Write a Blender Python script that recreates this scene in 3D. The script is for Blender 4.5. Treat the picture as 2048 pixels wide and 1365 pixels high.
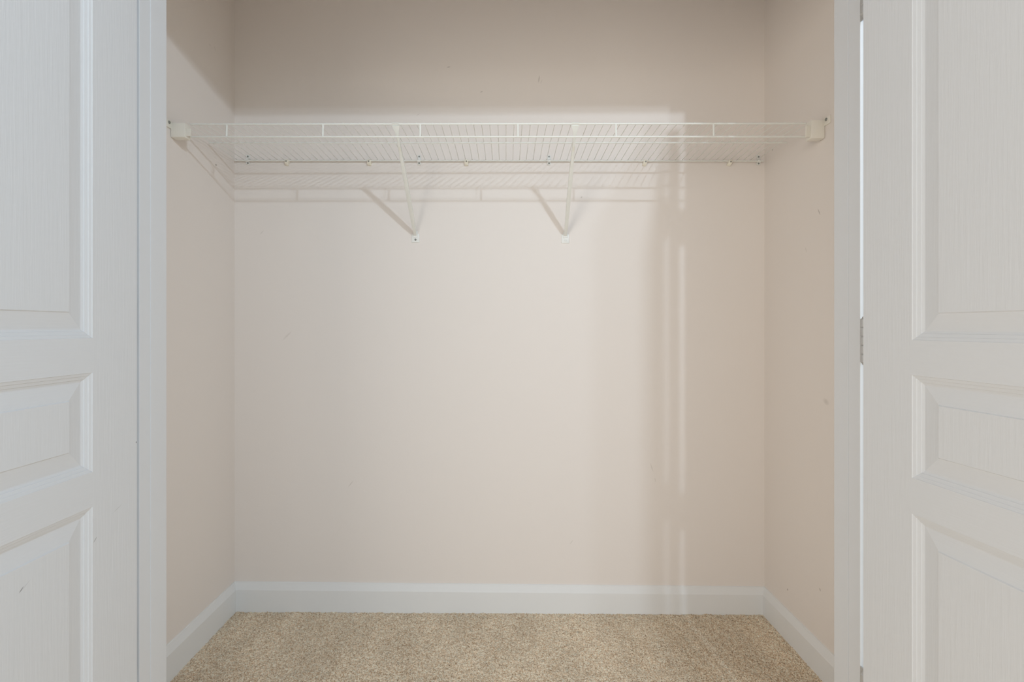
import bpy, bmesh, math, random
import numpy as np
from mathutils import Vector, Matrix
random.seed(7)
rng = np.random.default_rng(7)
for o in list(bpy.data.objects):
    bpy.data.objects.remove(o, do_unlink=True)
S = bpy.context.scene
COL = S.collection

# ------------------------------------------------------------------ camera
H = 1.072                       # lens height above the carpet
cam_d = bpy.data.cameras.new('camera')
cam = bpy.data.objects.new('camera', cam_d)
COL.objects.link(cam)
cam.location = (0, 0, H)
cam.rotation_euler = (math.radians(90), 0, 0)
cam_d.sensor_fit = 'HORIZONTAL'
cam_d.sensor_width = 36.0
cam_d.lens = 1000 / 2048 * 36
cam_d.shift_x = 12 / 2048
cam_d.shift_y = -27.5 / 2048
cam_d.clip_start = 0.02
S.camera = cam

# ------------------------------------------------------------------ world and lights
w = bpy.data.worlds.new('room_light')
S.world = w
w.use_nodes = True
bg = w.node_tree.nodes['Background']
bg.inputs['Color'].default_value = (1.0, 1.0, 1.0, 1)
bg.inputs['Strength'].default_value = 0.27

def bulb(name, loc, power, radius, color):
    l = bpy.data.lights.new(name, 'POINT')
    l.energy = power
    l.shadow_soft_size = radius
    l.color = color
    o = bpy.data.objects.new(name, l)
    COL.objects.link(o)
    o.location = loc
    return o
bulb('ceiling_bulb', (1.05, -0.75, 2.38), 25, 0.022, (0.71, 0.855, 1.0))
bulb('ceiling_bulb', (0.925, -0.72, 2.43), 56, 0.026, (0.71, 0.855, 1.0))

def area(name, loc, target, power, size, color):
    l = bpy.data.lights.new(name, 'AREA')
    l.shape = 'RECTANGLE'
    l.size, l.size_y = size
    l.energy = power
    l.color = color
    o = bpy.data.objects.new(name, l)
    COL.objects.link(o)
    o.location = loc
    o.rotation_euler = (Vector(target) - Vector(loc)).to_track_quat('-Z', 'Y').to_euler()
    return o
area('fill_light_left', (-1.3, -1.2, 1.5), (1.0, 1.5, 1.3), 27.0, (1.0, 1.4), (1.0, 0.92, 0.80))  # added fill behind the camera, no window known; brightens the right wall
area('fill_light_right', (1.3, -1.2, 1.5), (-1.0, 1.5, 1.3), 7.5, (1.0, 1.4), (0.93, 1.0, 0.93))  # added weaker fill, mirrored from the left one; no window here
area('floor_bounce_fill', (0, -1.5, 0.35), (0, 1.9, 2.1), 8.8, (2.4, 0.6), (0.91, 0.93, 1.0))  # added low lamp imitating floor bounce, lifts the top of the closet
area('ceiling_bounce_fill', (0, -1.0, 2.55), (0, 1.5, 1.2), 8.6, (2.0, 1.2), (0.78, 0.92, 1.0))  # added overhead lamp standing in for light off the ceiling

vs = S.view_settings
vs.view_transform = 'Standard'
vs.look = 'None'
vs.exposure = 0.0
vs.gamma = 1.0
vs.use_curve_mapping = False

# ------------------------------------------------------------------ materials
def lin(c):
    return tuple(((v / 255) / 12.92 if v / 255 <= 0.04045 else ((v / 255 + 0.055) / 1.055) ** 2.4) for v in c) + (1,)

def nodemat(name, rgb, rough=0.6, spec=0.3, metal=0.0):
    m = bpy.data.materials.new(name)
    m.use_nodes = True
    b = m.node_tree.nodes['Principled BSDF']
    b.inputs['Base Color'].default_value = lin(rgb)
    b.inputs['Roughness'].default_value = rough
    b.inputs['Specular IOR Level'].default_value = spec
    b.inputs['Metallic'].default_value = metal
    return m, m.node_tree, b

def noise_bump(nt, b, scale, strength, dist, stretch=(1, 1, 1), detail=3):
    tc = nt.nodes.new('ShaderNodeTexCoord')
    mp = nt.nodes.new('ShaderNodeMapping')
    mp.inputs['Scale'].default_value = stretch
    nz = nt.nodes.new('ShaderNodeTexNoise')
    nz.inputs['Scale'].default_value = scale
    nz.inputs['Detail'].default_value = detail
    bp = nt.nodes.new('ShaderNodeBump')
    bp.inputs['Strength'].default_value = strength
    bp.inputs['Distance'].default_value = dist
    nt.links.new(tc.outputs['Object'], mp.inputs['Vector'])
    nt.links.new(mp.outputs['Vector'], nz.inputs['Vector'])
    nt.links.new(nz.outputs['Fac'], bp.inputs['Height'])
    nt.links.new(bp.outputs['Normal'], b.inputs['Normal'])
    return tc, nz, bp

def add_scuffs(nt, b, tc, rgb, scuffs, axes=('X', 'Z')):
    """short scratches and scuffs: (u, v, half_length, half_width, angle, strength, rgb)"""
    sep = nt.nodes.new('ShaderNodeSeparateXYZ')
    nt.links.new(tc.outputs['Object'], sep.inputs[0])
    def M(op, a, c=None, cl=False):
        n = nt.nodes.new('ShaderNodeMath')
        n.operation = op
        n.use_clamp = cl
        for i, v in enumerate((a, c)):
            if v is None:
                continue
            if isinstance(v, (int, float)):
                n.inputs[i].default_value = v
            else:
                nt.links.new(v, n.inputs[i])
        return n.outputs[0]
    prev = None
    for (u, v, hl, hw, ang, st, col) in scuffs:
        du = M('SUBTRACT', sep.outputs[axes[0]], u)
        dv = M('SUBTRACT', sep.outputs[axes[1]], v)
        ca, sa = math.cos(ang), math.sin(ang)
        a = M('ADD', M('MULTIPLY', du, ca / hl), M('MULTIPLY', dv, sa / hl))
        c = M('ADD', M('MULTIPLY', du, -sa / hw), M('MULTIPLY', dv, ca / hw))
        r = M('ADD', M('MULTIPLY', a, a), M('MULTIPLY', c, c))
        k = M('MULTIPLY', M('SUBTRACT', 1.0, r, True), st)
        mx = nt.nodes.new('ShaderNodeMix')
        mx.data_type = 'RGBA'
        nt.links.new(k, mx.inputs[0])
        if prev is None:
            mx.inputs[6].default_value = lin(rgb)
        else:
            nt.links.new(prev, mx.inputs[6])
        mx.inputs[7].default_value = lin(col)
        prev = mx.outputs[2]
    nt.links.new(prev, b.inputs['Base Color'])

PAINT = (239, 231.6, 225.5)
def wall_mat(name, scuffs=None, axes=('X', 'Z')):
    m, nt, b = nodemat(name, PAINT, 0.62, 0.25)
    tc, nz, bp = noise_bump(nt, b, 160, 0.25, 0.0006, detail=4)
    if scuffs:
        add_scuffs(nt, b, tc, PAINT, scuffs, axes)
    return m
def bw(px, py):                                   # a mark on the back wall
    return ((px - 1012) * 1.885e-3, H + (655 - py) * 1.885e-3)
DK = (120, 110, 100)
GR = (178, 168, 158)
back_scuffs = [(*bw(1078, 158), .016, .0018, 1.45, .55, DK), (*bw(897, 133), .008, .0016, .2, .6, DK),
               (*bw(963, 183), .006, .0016, .3, .5, DK), (*bw(1083, 163), .010, .0014, 1.2, .35, GR),
               (*bw(1163, 395), .005, .003, .9, .5, GR), (*bw(521, 464), .012, .0015, .8, .4, GR),
               (*bw(836, 228), .010, .0016, .6, .35, GR), (*bw(572, 672), .026, .004, .75, .22, GR),
               (*bw(700, 970), .018, .002, .9, .35, GR), (*bw(1303, 935), .020, .002, 1.9, .35, GR),
               (*bw(1143, 1085), .012, .0016, .9, .35, GR), (*bw(1310, 960), .010, .0016, 1.8, .3, GR)]
M_WALL = wall_mat('wall_paint')
M_BACK = wall_mat('wall_paint_back', back_scuffs)
def rw(px, py):                                   # a mark on the right side wall
    y = .971 / (px - 1012) * 1000
    return (y, H + (655 - py) * y * 1e-3)
def lw(px, py):
    y = 1.03 / (1012 - px) * 1000
    return (y, H + (655 - py) * y * 1e-3)
M_RIGHT = wall_mat('wall_paint_right', [(*rw(1638, 424), .014, .0022, 1.1, .5, DK), (*rw(1612, 500), .012, .0018, 1.2, .35, GR),
                                        (*rw(1652, 804), .016, .010, 0.4, .3, GR), (*rw(1575, 1180), .004, .004, 0, .6, DK),
                                        (*rw(1640, 1180), .006, .003, .8, .5, DK), (*rw(1545, 300), .004, .004, 0, .5, DK)], ('Y', 'Z'))
M_LEFT = wall_mat('wall_paint_left', [(*lw(432, 330), .005, .004, 0, .8, DK), (*lw(430, 97), .012, .0015, 2.2, .4, GR),
                                      (*lw(420, 90), .006, .0015, 2.3, .4, DK)], ('Y', 'Z'))
TRIM = (225, 227, 230)
M_TRIM, nt, b = nodemat('trim_paint', TRIM, 0.42, 0.4)
noise_bump(nt, b, 60, 0.12, 0.0006)
M_BASE, nt, b = nodemat('baseboard_paint', (236, 237, 237), 0.42, 0.4)
noise_bump(nt, b, 60, 0.12, 0.0006)
M_DV, nt, b = nodemat('door_paint_upright_grain', TRIM, 0.5, 0.35)
tc, nz, bp = noise_bump(nt, b, 30, 0.55, 0.0009, (8, 8, .35), 5)
M_DV1, nt, b = nodemat('door_paint_upright_grain_scratched', TRIM, 0.5, 0.35)
tc, nz, bp = noise_bump(nt, b, 30, 0.55, 0.0009, (8, 8, .35), 5)
add_scuffs(nt, b, tc, TRIM, [(.1060, .673, .0065, .0009, -.80, .8, (120, 120, 120)), (.247, .653, .0060, .0010, -.75, .9, (90, 90, 90)),
                             (.240, .656, .012, .0008, -.60, .3, (160, 160, 160)), (.052, .712, .0150, .0010, -.40, .3, (150, 150, 150)),
                             (.0018, .832, .0016, .0022, 0, .9, (60, 60, 60))])
M_DH, nt, b = nodemat('door_paint_level_grain', TRIM, 0.5, 0.35)
noise_bump(nt, b, 30, 0.5, 0.0008, (.5, .5, 9), 5)
M_WIRE, nt, b = nodemat('white_vinyl_wire', (238, 238, 232), 0.38, 0.5)
noise_bump(nt, b, 120, 0.06, 0.0004)
M_PLAS, nt, b = nodemat('ivory_plastic', (240, 236, 226), 0.45, 0.45)
noise_bump(nt, b, 90, 0.06, 0.0004)
M_CLIP, nt, b = nodemat('clear_white_plastic', (240, 240, 236), 0.35, 0.5)
noise_bump(nt, b, 90, 0.06, 0.0004)
M_BEIGE, nt, b = nodemat('beige_plastic', (246, 241, 226), 0.45, 0.4)
noise_bump(nt, b, 90, 0.06, 0.0004)
M_SCREW, nt, b = nodemat('zinc_screw', (150, 152, 148), 0.45, 0.5, 0.6)
noise_bump(nt, b, 300, 0.2, 0.0004)
M_HINGE, nt, b = nodemat('satin_nickel_hinge', (196, 196, 196), 0.5, 0.5, 0.4)
noise_bump(nt, b, 200, 0.12, 0.0004)

# carpet
M_CARPET, nt, b = nodemat('cut_pile_carpet', (190, 165, 135), 0.95, 0.05)
tc = nt.nodes.new('ShaderNodeTexCoord')
vor = nt.nodes.new('ShaderNodeTexVoronoi')
vor.inputs['Scale'].default_value = 370
cr = nt.nodes.new('ShaderNodeValToRGB')
cr.color_ramp.elements[0].position = 0.0
cr.color_ramp.elements[0].color = lin((194, 163, 130))
cr.color_ramp.elements[1].position = 1.0
cr.color_ramp.elements[1].color = lin((255, 248, 228))
e = cr.color_ramp.elements.new(0.45)
e.color = lin((250, 228, 200))
sepc = nt.nodes.new('ShaderNodeSeparateColor')
nz = nt.nodes.new('ShaderNodeTexNoise')           # brushed tracks where the pile lies the other way
nz.inputs['Scale'].default_value = 3.2
nz.inputs['Detail'].default_value = 2.5
mp = nt.nodes.new('ShaderNodeMapping')
mp.inputs['Rotation'].default_value = (0, 0, math.radians(-12))
mp.inputs['Scale'].default_value = (2.6, .9, 1)
r2 = nt.nodes.new('ShaderNodeMapRange')
r2.inputs[1].default_value = .38
r2.inputs[2].default_value = .66
r2.inputs[3].default_value = .93
r2.inputs[4].default_value = 1.08
mul = nt.nodes.new('ShaderNodeVectorMath')
mul.operation = 'SCALE'
nt.links.new(tc.outputs['Object'], vor.inputs['Vector'])
nt.links.new(vor.outputs['Color'], sepc.inputs[0])
nt.links.new(sepc.outputs[0], cr.inputs['Fac'])
nt.links.new(tc.outputs['Object'], mp.inputs['Vector'])
nt.links.new(mp.outputs['Vector'], nz.inputs['Vector'])
nt.links.new(nz.outputs['Fac'], r2.inputs[0])
nt.links.new(cr.outputs['Color'], mul.inputs[0])
nt.links.new(r2.outputs[0], mul.inputs['Scale'])
nt.links.new(mul.outputs[0], b.inputs['Base Color'])
bp = nt.nodes.new('ShaderNodeBump')
bp.inputs['Strength'].default_value = 0.7
bp.inputs['Distance'].default_value = 0.003
nt.links.new(vor.outputs['Distance'], bp.inputs['Height'])
bp.invert = True
nt.links.new(bp.outputs['Normal'], b.inputs['Normal'])

# ------------------------------------------------------------------ mesh helpers
def finish(name, bm, mat, parent=None, smooth=None, loc=None):
    me = bpy.data.meshes.new(name)
    bmesh.ops.recalc_face_normals(bm, faces=bm.faces[:])
    bm.to_mesh(me)
    bm.free()
    for m in (mat if isinstance(mat, (list, tuple)) else [mat]):
        me.materials.append(m)
    if smooth:
        me.shade_smooth()
        me.set_sharp_from_angle(angle=math.radians(smooth))
    o = bpy.data.objects.new(name, me)
    COL.objects.link(o)
    if loc:
        o.location = loc
    if parent:
        o.parent = parent
    return o

def struct(o):
    o['kind'] = 'structure'
    return o

def thing(name, label, cat, loc, group=None):
    o = bpy.data.objects.new(name, None)
    COL.objects.link(o)
    o.empty_display_size = 0.03
    o.location = loc
    o['label'] = label
    o['category'] = cat
    if group:
        o['group'] = group
    return o

def box(bm, a, c, bevel=0.0):
    (x0, y0, z0), (x1, y1, z1) = a, c
    v = [bm.verts.new(p) for p in ((x0, y0, z0), (x1, y0, z0), (x1, y1, z0), (x0, y1, z0),
                                   (x0, y0, z1), (x1, y0, z1), (x1, y1, z1), (x0, y1, z1))]
    fs = [bm.faces.new([v[i] for i in f]) for f in ((0, 1, 2, 3), (4, 5, 6, 7), (0, 1, 5, 4), (1, 2, 6, 5), (2, 3, 7, 6), (3, 0, 4, 7))]
    if bevel:
        es = list({e for f in fs for e in f.edges})
        bmesh.ops.bevel(bm, geom=es, offset=bevel, segments=2, profile=.5, affect='EDGES')

def prism(bm, pts, x0, x1, axis='X'):
    """extrude a closed 2-D outline along an axis"""
    def P(u, v, t):
        return (t, u, v) if axis == 'X' else ((u, t, v) if axis == 'Y' else (u, v, t))
    A = [bm.verts.new(P(u, v, x0)) for u, v in pts]
    B = [bm.verts.new(P(u, v, x1)) for u, v in pts]
    n = len(pts)
    for i in range(n):
        bm.faces.new((A[i], A[(i + 1) % n], B[(i + 1) % n], B[i]))
    bm.faces.new(A)
    bm.faces.new(B[::-1])

def tube(bm, path, r, seg=10, round_ends=True):
    path = [Vector(p) for p in path]
    rings = []
    pts = list(zip(path, [r] * len(path)))
    if round_ends:
        d0 = (path[1] - path[0]).normalized()
        d1 = (path[-1] - path[-2]).normalized()
        pts = [(path[0] - d0 * r * .5, r * .55)] + pts + [(path[-1] + d1 * r * .5, r * .55)]
    n = len(pts)
    for i, (p, rr) in enumerate(pts):
        a = pts[max(i - 1, 0)][0]
        c = pts[min(i + 1, n - 1)][0]
        d = (c - a).normalized()
        up = Vector((0, 0, 1)) if abs(d.z) < .9 else Vector((0, 1, 0))
        s = d.cross(up).normalized()
        u = s.cross(d).normalized()
        rings.append([bm.verts.new(p + s * math.cos(2 * math.pi * k / seg) * rr + u * math.sin(2 * math.pi * k / seg) * rr) for k in range(seg)])
    for i in range(n - 1):
        for k in range(seg):
            bm.faces.new((rings[i][k], rings[i][(k + 1) % seg], rings[i + 1][(k + 1) % seg], rings[i + 1][k]))
    bm.faces.new(rings[0][::-1])
    bm.faces.new(rings[-1])

# ------------------------------------------------------------------ setting
XL, XR = -1.030, 0.971
YL, YR = 1.897, 1.878
CEIL = 2.60
def yb(x):
    return YL + (YR - YL) * (x - XL) / (XR - XL)
YF0, YF1 = 1.060, 1.143           # jamb front and back edges

bm = bmesh.new()                  # back wall
T = 0.11
prism(bm, [(XL - T, yb(XL - T)), (XR + T, yb(XR + T)), (XR + T, YR + T), (XL - T, YL + T)], -0.02, CEIL, 'Z')
struct(finish('wall_back', bm, M_BACK))
bm = bmesh.new()
box(bm, (XL - T, YF1 - .001, -0.02), (XL, YL + .0005, CEIL))
struct(finish('wall_left', bm, M_LEFT))
bm = bmesh.new()
box(bm, (XR, YF1 - .001, -0.02), (XR + T, YR + .0005, CEIL))
struct(finish('wall_right', bm, M_RIGHT))
bm = bmesh.new()
box(bm, (XL - T, YF0, CEIL), (XR + T, 2.0, CEIL + .1))
struct(finish('ceiling', bm, M_WALL))

OL, OR, OT = -0.777, 0.751, 2.053  # faces of the jamb boards
bm = bmesh.new()
JT = .019
box(bm, (-3.0, YF0, -0.02), (OL - JT, YF1, CEIL))
box(bm, (OR + JT, YF0, -0.02), (3.0, YF1, CEIL))
box(bm, (OL - JT, YF0, OT + JT), (OR + JT, YF1, CEIL))
struct(finish('wall_front', bm, M_WALL))

def jamb(name, x0, x1):
    bm = bmesh.new()
    box(bm, (x0, YF0, -0.012), (x1, YF1, OT + JT), .0012)
    return struct(finish(name, bm, M_TRIM))
jamb('trim_1', OL - JT, OL)
jamb('trim_2', OR, OR + JT)
bm = bmesh.new()
box(bm, (OL, YF0, OT), (OR, YF1, OT + JT), .0012)
struct(finish('trim_3', bm, M_TRIM))
bm = bmesh.new()                   # door stops
box(bm, (OL, 1.0915, -0.012), (OL + .0013, 1.1425, OT), .0006)
struct(finish('trim_4', bm, M_TRIM))
bm = bmesh.new()
box(bm, (OR - .0013, 1.0966, -0.012), (OR, 1.1425, OT), .0006)
struct(finish('trim_5', bm, M_TRIM))
bm = bmesh.new()
box(bm, (OL + .002, 1.0915, OT - .002), (OR - .002, 1.1425, OT), .0006)
struct(finish('trim_6', bm, M_TRIM))

def casing_profile(sign, xin, w=.057):
    # across the casing, thin at the opening and thick at its outer edge
    p = [(0, 0), (0, -.008), (.006, -.011), (.016, -.010), (.026, -.013), (w - .006, -.016), (w, -.012), (w, 0)]
    return [(xin + sign * u, YF0 + v) for u, v in p]
for n, (sg, xi) in enumerate(((-1, OL - .008), (1, OR + .008))):
    bm = bmesh.new()
    prism(bm, casing_profile(sg, xi), -.012, OT + .065, 'Z')
    struct(finish('trim_%d' % (7 + n), bm, M_TRIM))
bm = bmesh.new()
prism(bm, [(YF0, OT + .008), (YF0 - .008, OT + .008), (YF0 - .011, OT + .014), (YF0 - .013, OT + .034), (YF0 - .016, OT + .059), (YF0, OT + .065)], OL - .008, OR + .008)
struct(finish('trim_9', bm, M_TRIM))

# baseboards: a moulded board, swept along the wall
def base_prof(h):
    return [(0, -.015), (.0125, -.015), (.0125, h - .0265), (.0117, h - .0245), (.0085, h - .0150), (.0052, h - .0050), (.0042, h - .0010), (.0030, h), (0, h)]
def baseboard(name, p0, p1, n, h0, h1, m0=0, m1=0):
    """p0->p1 along the wall line, n = inward normal, m = mitre at each end"""
    bm = bmesh.new()
    p0, p1, n = Vector((*p0, 0)), Vector((*p1, 0)), Vector((*n, 0)).normalized()
    d = (p1 - p0).normalized()
    A = [bm.verts.new(p0 + n * t + d * (t * m0) + Vector((0, 0, z))) for t, z in base_prof(h0)]
    B = [bm.verts.new(p1 + n * t - d * (t * m1) + Vector((0, 0, z))) for t, z in base_prof(h1)]
    k = len(A)
    for i in range(k):
        bm.faces.new((A[i], A[(i + 1) % k], B[(i + 1) % k], B[i]))
    bm.faces.new(A)
    bm.faces.new(B[::-1])
    return struct(finish(name, bm, M_BASE))
baseboard('baseboard_back', (XL, YL), (XR, YR), (0, -1), .1075, .098, 1, 1)
baseboard('baseboard_left', (XL, YF1), (XL, YL), (1, 0), .107, .1075, 0, 1)
baseboard('baseboard_right', (XR, YF1), (XR, YR), (-1, 0), .104, .098, 0, 1)

# carpet: pile heights modelled where one can see them
x0, x1, y0, y1 = XL - .0, XR + .0, 1.20, 1.90
st = .0021
nx, ny = int((x1 - x0) / st), int((y1 - y0) / st)
gx = np.linspace(x0, x1, nx)
gy = np.linspace(y0, y1, ny)
X, Y = np.meshgrid(gx, gy)
def smooth(a, k):
    for _ in range(k):
        a = (a + np.roll(a, 1, 0) + np.roll(a, -1, 0) + np.roll(a, 1, 1) + np.roll(a, -1, 1)) / 5
    return a
hgt = rng.random((ny, nx))
h1 = smooth(rng.random((ny, nx)), 2)
h2 = smooth(rng.random((ny, nx)), 30)
Z = (hgt - .5) * .0038 + (h1 - .5) * .006 + (h2 - .5) * .03 - .002
X = X + (rng.random((ny, nx)) - .5) * .0016
Y = Y + (rng.random((ny, nx)) - .5) * .0016
X[:, 0], X[:, -1] = x0, x1
Y[0, :] = y0
Y[-1, :] = y1
Z[0, :] = -.003
verts = np.stack([X, Y, Z], -1).reshape(-1, 3)
idx = np.arange(nx * ny).reshape(ny, nx)
faces = np.stack([idx[:-1, :-1], idx[:-1, 1:], idx[1:, 1:], idx[1:, :-1]], -1).reshape(-1, 4)
extra = np.array([(-3, -3, -.003), (3, -3, -.003), (3, y0, -.003), (x1, y0, -.003), (x0, y0, -.003), (-3, y0, -.003)])
nb = len(verts)
verts = np.vstack([verts, extra])
me = bpy.data.meshes.new('floor')
me.vertices.add(len(verts))
me.vertices.foreach_set('co', verts.ravel())
nf = len(faces)
tot = np.full(nf + 1, 4)
tot[-1] = 6
lv = np.concatenate([faces.ravel(), np.arange(nb, nb + 6)])
me.loops.add(len(lv))
me.loops.foreach_set('vertex_index', lv)
me.polygons.add(nf + 1)
me.polygons.foreach_set('loop_start', np.concatenate([[0], np.cumsum(tot)[:-1]]))
me.polygons.foreach_set('loop_total', tot)
me.update(calc_edges=True)
me.validate()
me.materials.append(M_CARPET)
me.shade_smooth()
fl = bpy.data.objects.new('floor', me)
COL.objects.link(fl)
struct(fl)

# ------------------------------------------------------------------ doors
MOULD = [(0, 0), (.0008, .0012), (.0055, .0028), (.0062, .0040), (.0115, .0060), (.0122, .0074), (.0160, .0090), (.0175, .0090), (.0460, .0042), (.0475, .0020)]
DW, DT, DZ0, DZ1 = 0.75, 0.035, 0.012, 2.024
ROWS1 = [(.20, H - .3348), (H - .2695, H - .0846), (H - .0200, 1.90)]
ROWS2 = [(.20, H - .331), (H - .2672, H - .0851), (H - .0230, 1.90)]
COLS1 = [(.112, .333), (.417, .638)]
COLS2 = [(.108, .333), (.417, .642)]
def door(name, mir, COLS, ROWS, mv):
    """local frame: x = from the hinge edge along the leaf, y = 0 on the closet-side face and mir*DT on the other"""
    bm = bmesh.new()
    def face_side(y, sg):
        def q(pts, mat):
            f = bm.faces.new([bm.verts.new(p) for p in pts])
            f.material_index = mat
        def rect(xa, xb, za, zb, mat):
            q(((xa, y, za), (xb, y, za), (xb, y, zb), (xa, y, zb)), mat)
        rect(0, COLS[0][0], DZ0, DZ1, 0)
        rect(COLS[1][1], DW, DZ0, DZ1, 0)
        zs = [DZ0] + [z for r in ROWS for z in r] + [DZ1]
        for i in range(0, len(zs), 2):
            rect(COLS[0][0], COLS[0][1], zs[i], zs[i + 1], 1)
            rect(COLS[1][0], COLS[1][1], zs[i], zs[i + 1], 1)
        rect(COLS[0][1], COLS[1][0], DZ0, DZ1, 0)
        for (xa, xb) in COLS:
            for (za, zb) in ROWS:
                prev = None
                for (o, d) in MOULD:
                    yy = y + sg * d
                    ring = [bm.verts.new(p) for p in ((xa + o, yy, za + o), (xb - o, yy, za + o), (xb - o, yy, zb - o), (xa + o, yy, zb - o))]
                    if prev:
                        for k in range(4):
                            f = bm.faces.new((prev[k], prev[(k + 1) % 4], ring[(k + 1) % 4], ring[k]))
                            f.material_index = 1 if k % 2 == 0 else 0
                    prev = ring
                bm.faces.new(prev)
    face_side(0, mir)
    face_side(mir * DT, -mir)
    for (a, c) in (((0, 0), (0, 1)), ((DW, 0), (DW, 1))):
        bm.faces.new([bm.verts.new(p) for p in ((a[0], 0, DZ0), (a[0], mir * DT, DZ0), (a[0], mir * DT, DZ1), (a[0], 0, DZ1))])
    for z in (DZ0, DZ1):
        bm.faces.new([bm.verts.new(p) for p in ((0, 0, z), (DW, 0, z), (DW, mir * DT, z), (0, mir * DT, z))])
    bmesh.ops.remove_doubles(bm, verts=bm.verts[:], dist=1e-5)
    o = finish(name, bm, [mv, M_DH])
    return struct(o)
d1 = door('door_1', -1, COLS1, ROWS1, M_DV1)
d1.location = (-.771, 1.0445, 0)
d1.rotation_euler = (0, 0, math.radians(-90))      # leaf runs towards the camera, its far face on the outer side
d2 = door('door_2', 1, COLS2, ROWS2, M_DV)
d2.location = (.711, .995, 0)
d2.rotation_euler = (0, 0, math.radians(-90 + 5))

def hinge(parent, inv, px, py, z, sg, door_edge):
    """five-knuckle butt hinge; placed in world coordinates, then parented to its door"""
    bm = bmesh.new()
    hh = .0915 / 2
    for k in range(5):
        za = z - hh + k * .0183
        tube(bm, [(px, py, za + .0016), (px, py, za + .0167)], .0058, 14)
    tube(bm, [(px, py, z - hh - .003), (px, py, z + hh + .003)], .0030, 10)
    box(bm, (px, py - .001, z - hh), (px + sg * .012, py + .0012, z + hh))
    box(bm, (px + sg * .0105, py, z - hh), (px + sg * .0125, YF0 + .0005, z + hh))
    box(bm, (min(px, px + sg * .004), door_edge + .0005, z - hh), (max(px, px + sg * .004), py, z + hh))
    o = finish('hinge', bm, M_HINGE, smooth=40)
    o.parent = parent
    o.matrix_parent_inverse = inv
    o['label'] = 'grey metal hinge'
bpy.context.view_layer.update()
i1, i2 = d1.matrix_world.inverted(), d2.matrix_world.inverted()
for z in (H + .717, H + .015, H - .687):
    hinge(d1, i1, -.786, 1.053, z, -1, 1.0445)
for z in (H + .694, H - .028, H - .764):
    hinge(d2, i2, .7405, 1.035, z, 1, .997)

# ------------------------------------------------------------------ wire shelf
SL, SR = XL + .006, XR - .009
def lerp(a, c, x):
    return a + (c - a) * (x - SL) / (SR - SL)
def back(x): return (x, yb(x) - .009, H + lerp(.630, .622, x))
def mid(x): return (x, lerp(1.721, 1.709, x), H + lerp(.6345, .6315, x))
def front(x): return (x, lerp(1.560, 1.546, x), H + lerp(.6335, .6305, x))
def lip(x): return (x, lerp(1.558, 1.544, x), H + lerp(.5935, .5890, x))
shelf = thing('wire_shelf', 'long white wire shelf with a front lip spanning the closet from wall to wall', 'shelf', (0, 1.72, H + .63))
SI = Matrix.Translation((0, -1.72, -(H + .63)))
def part(name, bm, mat, parent, inv, smooth=40, label=None):
    o = finish(name, bm, mat, smooth=smooth)
    o.parent = parent
    o.matrix_parent_inverse = inv
    if label:
        o['label'] = label
    return o
for nm, fn, r in (('back_rod', back, .0029), ('middle_rod', mid, .0028), ('front_rod', front, .0030), ('lip_rod', lip, .0030)):
    bm = bmesh.new()
    a, c = {'back_rod': (SL, SR), 'middle_rod': (SL + .004, SR - .004)}.get(nm, (XL + .0470, XR - .0450))
    tube(bm, [fn(a), fn((a + c) / 2), fn(c)], r, 12)
    part(nm, bm, M_WIRE, shelf, SI)
for k in range(-40, 38):
    x = k * .0254
    f, m_, b_ = Vector(front(x)), Vector(mid(x)), Vector(back(x))
    bm = bmesh.new()
    up = Vector((0, 0, .0036))
    tube(bm, [b_ + up + Vector((0, .004, 0)), m_ + Vector((0, 0, .0031)), f + up + Vector((0, .008, -.0008)), f + up + Vector((0, -.001, .0002))], .00105, 7)
    part('cross_wire', bm, M_WIRE, shelf, SI)
for x in (-.871, -.570, -.267, .037, .341, .643):
    f, l = Vector(front(x)), Vector(lip(x))
    bm = bmesh.new()
    tube(bm, [f + Vector((0, .001, .001)), l + Vector((0, .001, -.001))], .0032, 10)
    part('lip_upright', bm, M_WIRE, shelf, SI)

def screw_bm(p, n, r=.0042, h=.0022):
    """pan-head screw with a cross recess, head facing n"""
    bm = bmesh.new()
    n = Vector(n).normalized()
    q = n.to_track_quat('Z', 'Y').to_matrix()
    rings = []
    for (rr, hh) in ((r, 0), (r, h * .45), (r * .8, h * .85), (r * .45, h), (r * .32, h * .5)):
        rings.append([bm.verts.new(Vector(p) + q @ Vector((rr * math.cos(t * math.pi / 7), rr * math.sin(t * math.pi / 7), hh))) for t in range(14)])
    for i in range(len(rings) - 1):
        for k in range(14):
            bm.faces.new((rings[i][k], rings[i][(k + 1) % 14], rings[i + 1][(k + 1) % 14], rings[i + 1][k]))
    bm.faces.new(rings[-1])
    bm.faces.new(rings[0][::-1])
    return bm

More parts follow.
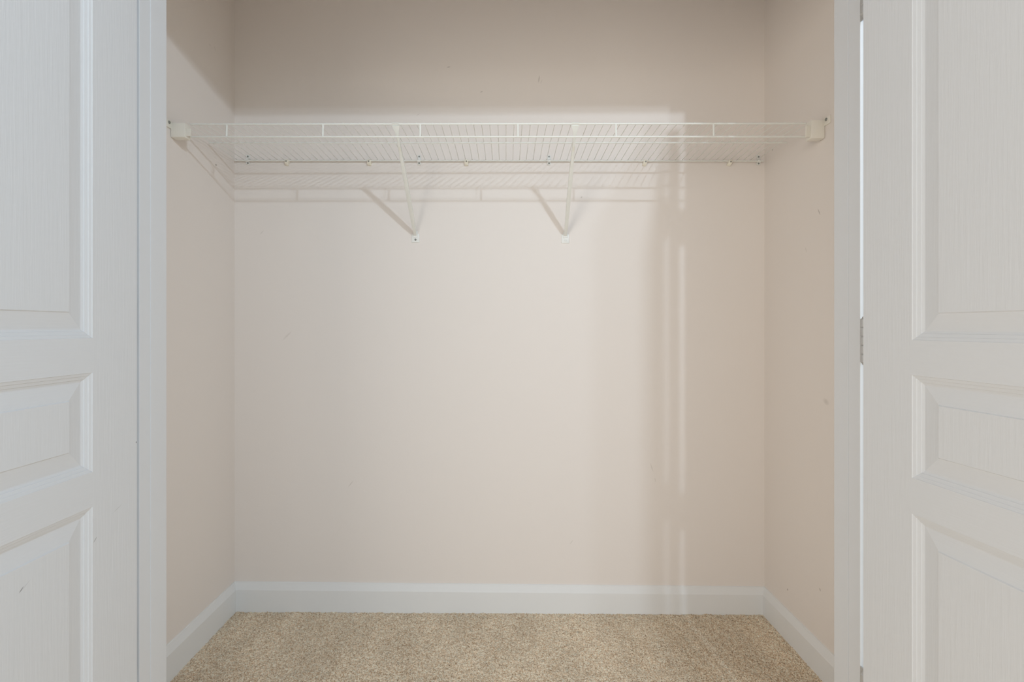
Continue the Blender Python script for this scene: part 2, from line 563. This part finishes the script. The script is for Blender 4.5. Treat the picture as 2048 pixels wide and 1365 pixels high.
# end brackets
def end_bracket(label, xw, sg, yf, z0, z1, wd, ytip):
    """sg = direction from the wall into the closet"""
    t = thing('shelf_end_bracket', label, 'bracket', (xw, yf, H + z0), 'end brackets holding the shelf at the side walls')
    inv = Matrix.Translation((-xw, -yf, -(H + z0)))
    bm = bmesh.new()
    xa, xb = sorted((xw + sg * .0003, xw + sg * wd))
    yy = yf + .031
    # housing: rounded box, its underside rising a little to the back
    box(bm, (xa, yf, H + z0), (xb, yy, H + z1), .004)
    part('housing', bm, M_PLAS, t, inv)
    bm = bmesh.new()
    ta, tb = sorted((xw + sg * (wd - .002), xw + sg * (wd + .014)))
    box(bm, (ta, yf + .006, H + z0 + .006), (tb, yf + .010, H + z1 - .016), .001)
    for k in range(3 if sg < 0 else 0):
        xx = xw + sg * (wd + .002 + k * .0045)
        box(bm, (xx - .0008, yf + .0045, H + z0 + .007), (xx + .0008, yf + .0065, H + z1 - .017))
    part('tongue', bm, M_PLAS, t, inv)
    bm = bmesh.new()
    xa, xb = sorted((xw + sg * .0003, xw + sg * .0035))
    box(bm, (xa, yf - .026, H + z1 - .020), (xb, yf + .004, H + z1 + .004), .0012)
    part('flange', bm, M_PLAS, t, inv)
    part('screw', screw_bm((xw + sg * .0035, yf - .010, H + z1 - .004), (sg, 0, 0), .0048, .003), M_SCREW, t, inv, label='dark metal screw')
end_bracket('ivory plastic end bracket holding the shelf on the left side wall', XL, 1, 1.533, .583, .629, .045, 0)
end_bracket('ivory plastic end bracket holding the shelf on the right side wall', XR, -1, 1.520, .575, .632, .043, 0)

# diagonal braces
def brace(label, xt, xf, zf):
    top = Vector(front(xt))
    yw = yb(xf)
    t = thing('shelf_support_brace', label, 'bracket', (xf, yw, H + zf), 'diagonal braces under the shelf')
    inv = Matrix.Translation((-xf, -yw, -(H + zf)))
    # strut: a channel lofted from the hook to the foot
    bm = bmesh.new()
    A = top + Vector((0, .001, -.0045))
    B = Vector((xf, yw - .004, H + zf + .024))
    d = (B - A).normalized()
    side = Vector((1, 0, 0))
    nrm = side.cross(d).normalized()
    secs = [(0, .0115, .0020), (.018, .0100, .0026), (.040, .0066, .0036), (.075, .0046, .0048), (.15, .0040, .0056), (.25, .0046, .0058), (.36, .0062, .0058), (.60, .0066, .0055), (.85, .0060, .0050), (.97, .0052, .0035), (1, .0045, .002)]
    rings = []
    L = (B - A)
    for (s, hw, ht) in secs:
        p = A + L * s
        prof = [(-hw, -ht), (-hw * .55, -ht * 1.15), (hw * .55, -ht * 1.15), (hw, -ht), (hw, ht), (hw * .55, ht), (hw * .45, ht * .1), (-hw * .45, ht * .1), (-hw * .55, ht), (-hw, ht)]
        rings.append([bm.verts.new(p + side * u + nrm * v) for u, v in prof])
    k = len(rings[0])
    for i in range(len(rings) - 1):
        for j in range(k):
            bm.faces.new((rings[i][j], rings[i][(j + 1) % k], rings[i + 1][(j + 1) % k], rings[i + 1][j]))
    bm.faces.new(rings[0])
    bm.faces.new(rings[-1])
    part('strut', bm, M_WIRE, t, inv)
    # hook over the front rod
    bm = bmesh.new()
    n = 12
    ra, rb = .0033, .0048
    ins, out = [], []
    for i in range(n + 1):
        a = math.radians(-70 + 250 * i / n)
        ins.append((top.y + ra * math.cos(a), top.z + ra * math.sin(a)))
        out.append((top.y + rb * math.cos(a), top.z + rb * math.sin(a)))
    pts = ins + out[::-1]
    Av = [bm.verts.new((xt - .010, u, v)) for u, v in pts]
    Bv = [bm.verts.new((xt + .010, u, v)) for u, v in pts]
    m_ = len(pts)
    for i in range(m_):
        bm.faces.new((Av[i], Av[(i + 1) % m_], Bv[(i + 1) % m_], Bv[i]))
    for i in range(n):
        for V in (Av, Bv):
            bm.faces.new((V[i], V[i + 1], V[m_ - 2 - i], V[m_ - 1 - i]))
    part('hook', bm, M_WIRE, t, inv)
    bm = bmesh.new()
    box(bm, (xf - .0145, yw - .0030, H + zf - .003), (xf + .0145, yw - .0002, H + zf + .030), .0012)
    box(bm, (xf - .0085, yw - .0055, H + zf + .016), (xf + .0085, yw - .0025, H + zf + .040), .0012)
    part('foot_plate', bm, M_CLIP, t, inv)
    part('screw', screw_bm((xf + .0005, yw - .003, H + zf + .008), (0, -1, 0), .0040), M_SCREW if xf < 0 else M_CLIP, t, inv,
         label='grey metal screw' if xf < 0 else 'white painted screw')
brace('left of the two white diagonal braces, footed on the back wall under the shelf', -.3429, -.342, .323)
brace('right of the two white diagonal braces, footed on the back wall under the shelf', .2155, .2235, .320)

# back-rod clips
def screw_clip(px, label):
    x = (px - 1012) * 1.882e-3
    bx, by, bz = back(x)
    yw = yb(x)
    t = thing('two_screw_clip', label, 'clip', (x, yw, bz - .018), 'two-screw clips on the back rod')
    inv = Matrix.Translation((-x, -yw, -(bz - .018)))
    bm = bmesh.new()
    prism(bm, [(yw - .0003, bz - .0135), (yw - .0040, bz - .0135), (yw - .0045, bz - .0050), (by - .0048, bz - .0030), (by - .0052, bz + .0020),
               (by - .0030, bz + .0035), (yw - .0045, bz + .0060), (yw - .0040, bz + .0235), (yw - .0003, bz + .0235)], x - .0062, x + .0062)
    bmesh.ops.bevel(bm, geom=bm.edges[:], offset=.0006, segments=1, affect='EDGES')
    part('plate', bm, M_CLIP, t, inv)
    for dz in (-.0080, .0170):
        part('screw', screw_bm((x, yw - .0042, bz + dz), (0, -1, 0), .0032), M_SCREW, t, inv, label='grey metal screw')
screw_clip(493, 'white two-screw clip on the back rod nearest the left wall')
screw_clip(838, 'white two-screw clip on the back rod just right of the left brace')
screw_clip(1098, 'white two-screw clip on the back rod just left of the right brace')
screw_clip(1515, 'white two-screw clip on the back rod nearest the right wall')

def wall_clip(px, label, tilt):
    x = (px - 1012) * 1.882e-3
    bx, by, bz = back(x)
    yw = yb(x)
    t = thing('rod_clip', label, 'clip', (x, yw, bz - .0125), 'small beige clips on the back rod')
    R = Matrix.Rotation(tilt, 4, 'Y')
    t.rotation_euler = (0, tilt, 0)
    bm = bmesh.new()
    # a J-shaped saddle under the rod with a nail boss
    q = [(-.0003, -.004), (-.0065, -.004), (-.0125, .002), (-.0155, .0085), (-.0150, .0150), (-.0125, .0165),
         (-.0120, .0125), (-.0090, .0105), (-.0055, .0110), (-.0035, .0150), (-.0030, .0190), (-.0003, .0190)]
    prism(bm, q, -.0066, .0066)
    bmesh.ops.bevel(bm, geom=bm.edges[:], offset=.0006, segments=1, affect='EDGES')
    o = finish('saddle', bm, M_BEIGE, t, smooth=40)
    bm = bmesh.new()
    tube(bm, [(.0, -.0150, .008), (.0, -.002, .008)], .0034, 12)
    finish('boss', bm, M_BEIGE, t, smooth=40)
    sm = screw_bm((0, -.0165, .008), (0, -1, 0), .0026)
    s = finish('nail', sm, M_SCREW, t, smooth=40)
    s['label'] = 'dark nail head'
wall_clip(572, 'small beige rod clip between the left wall and the left brace, farther left of two', .25)
wall_clip(738, 'small beige rod clip on the back rod close left of the left brace', .10)
wall_clip(933, 'small beige rod clip on the back rod midway between the two braces', .0)
wall_clip(1288, 'small beige rod clip on the back rod to the right of the right brace', .30)
wall_clip(1456, 'small beige rod clip on the back rod closest to the right end clip', .28)
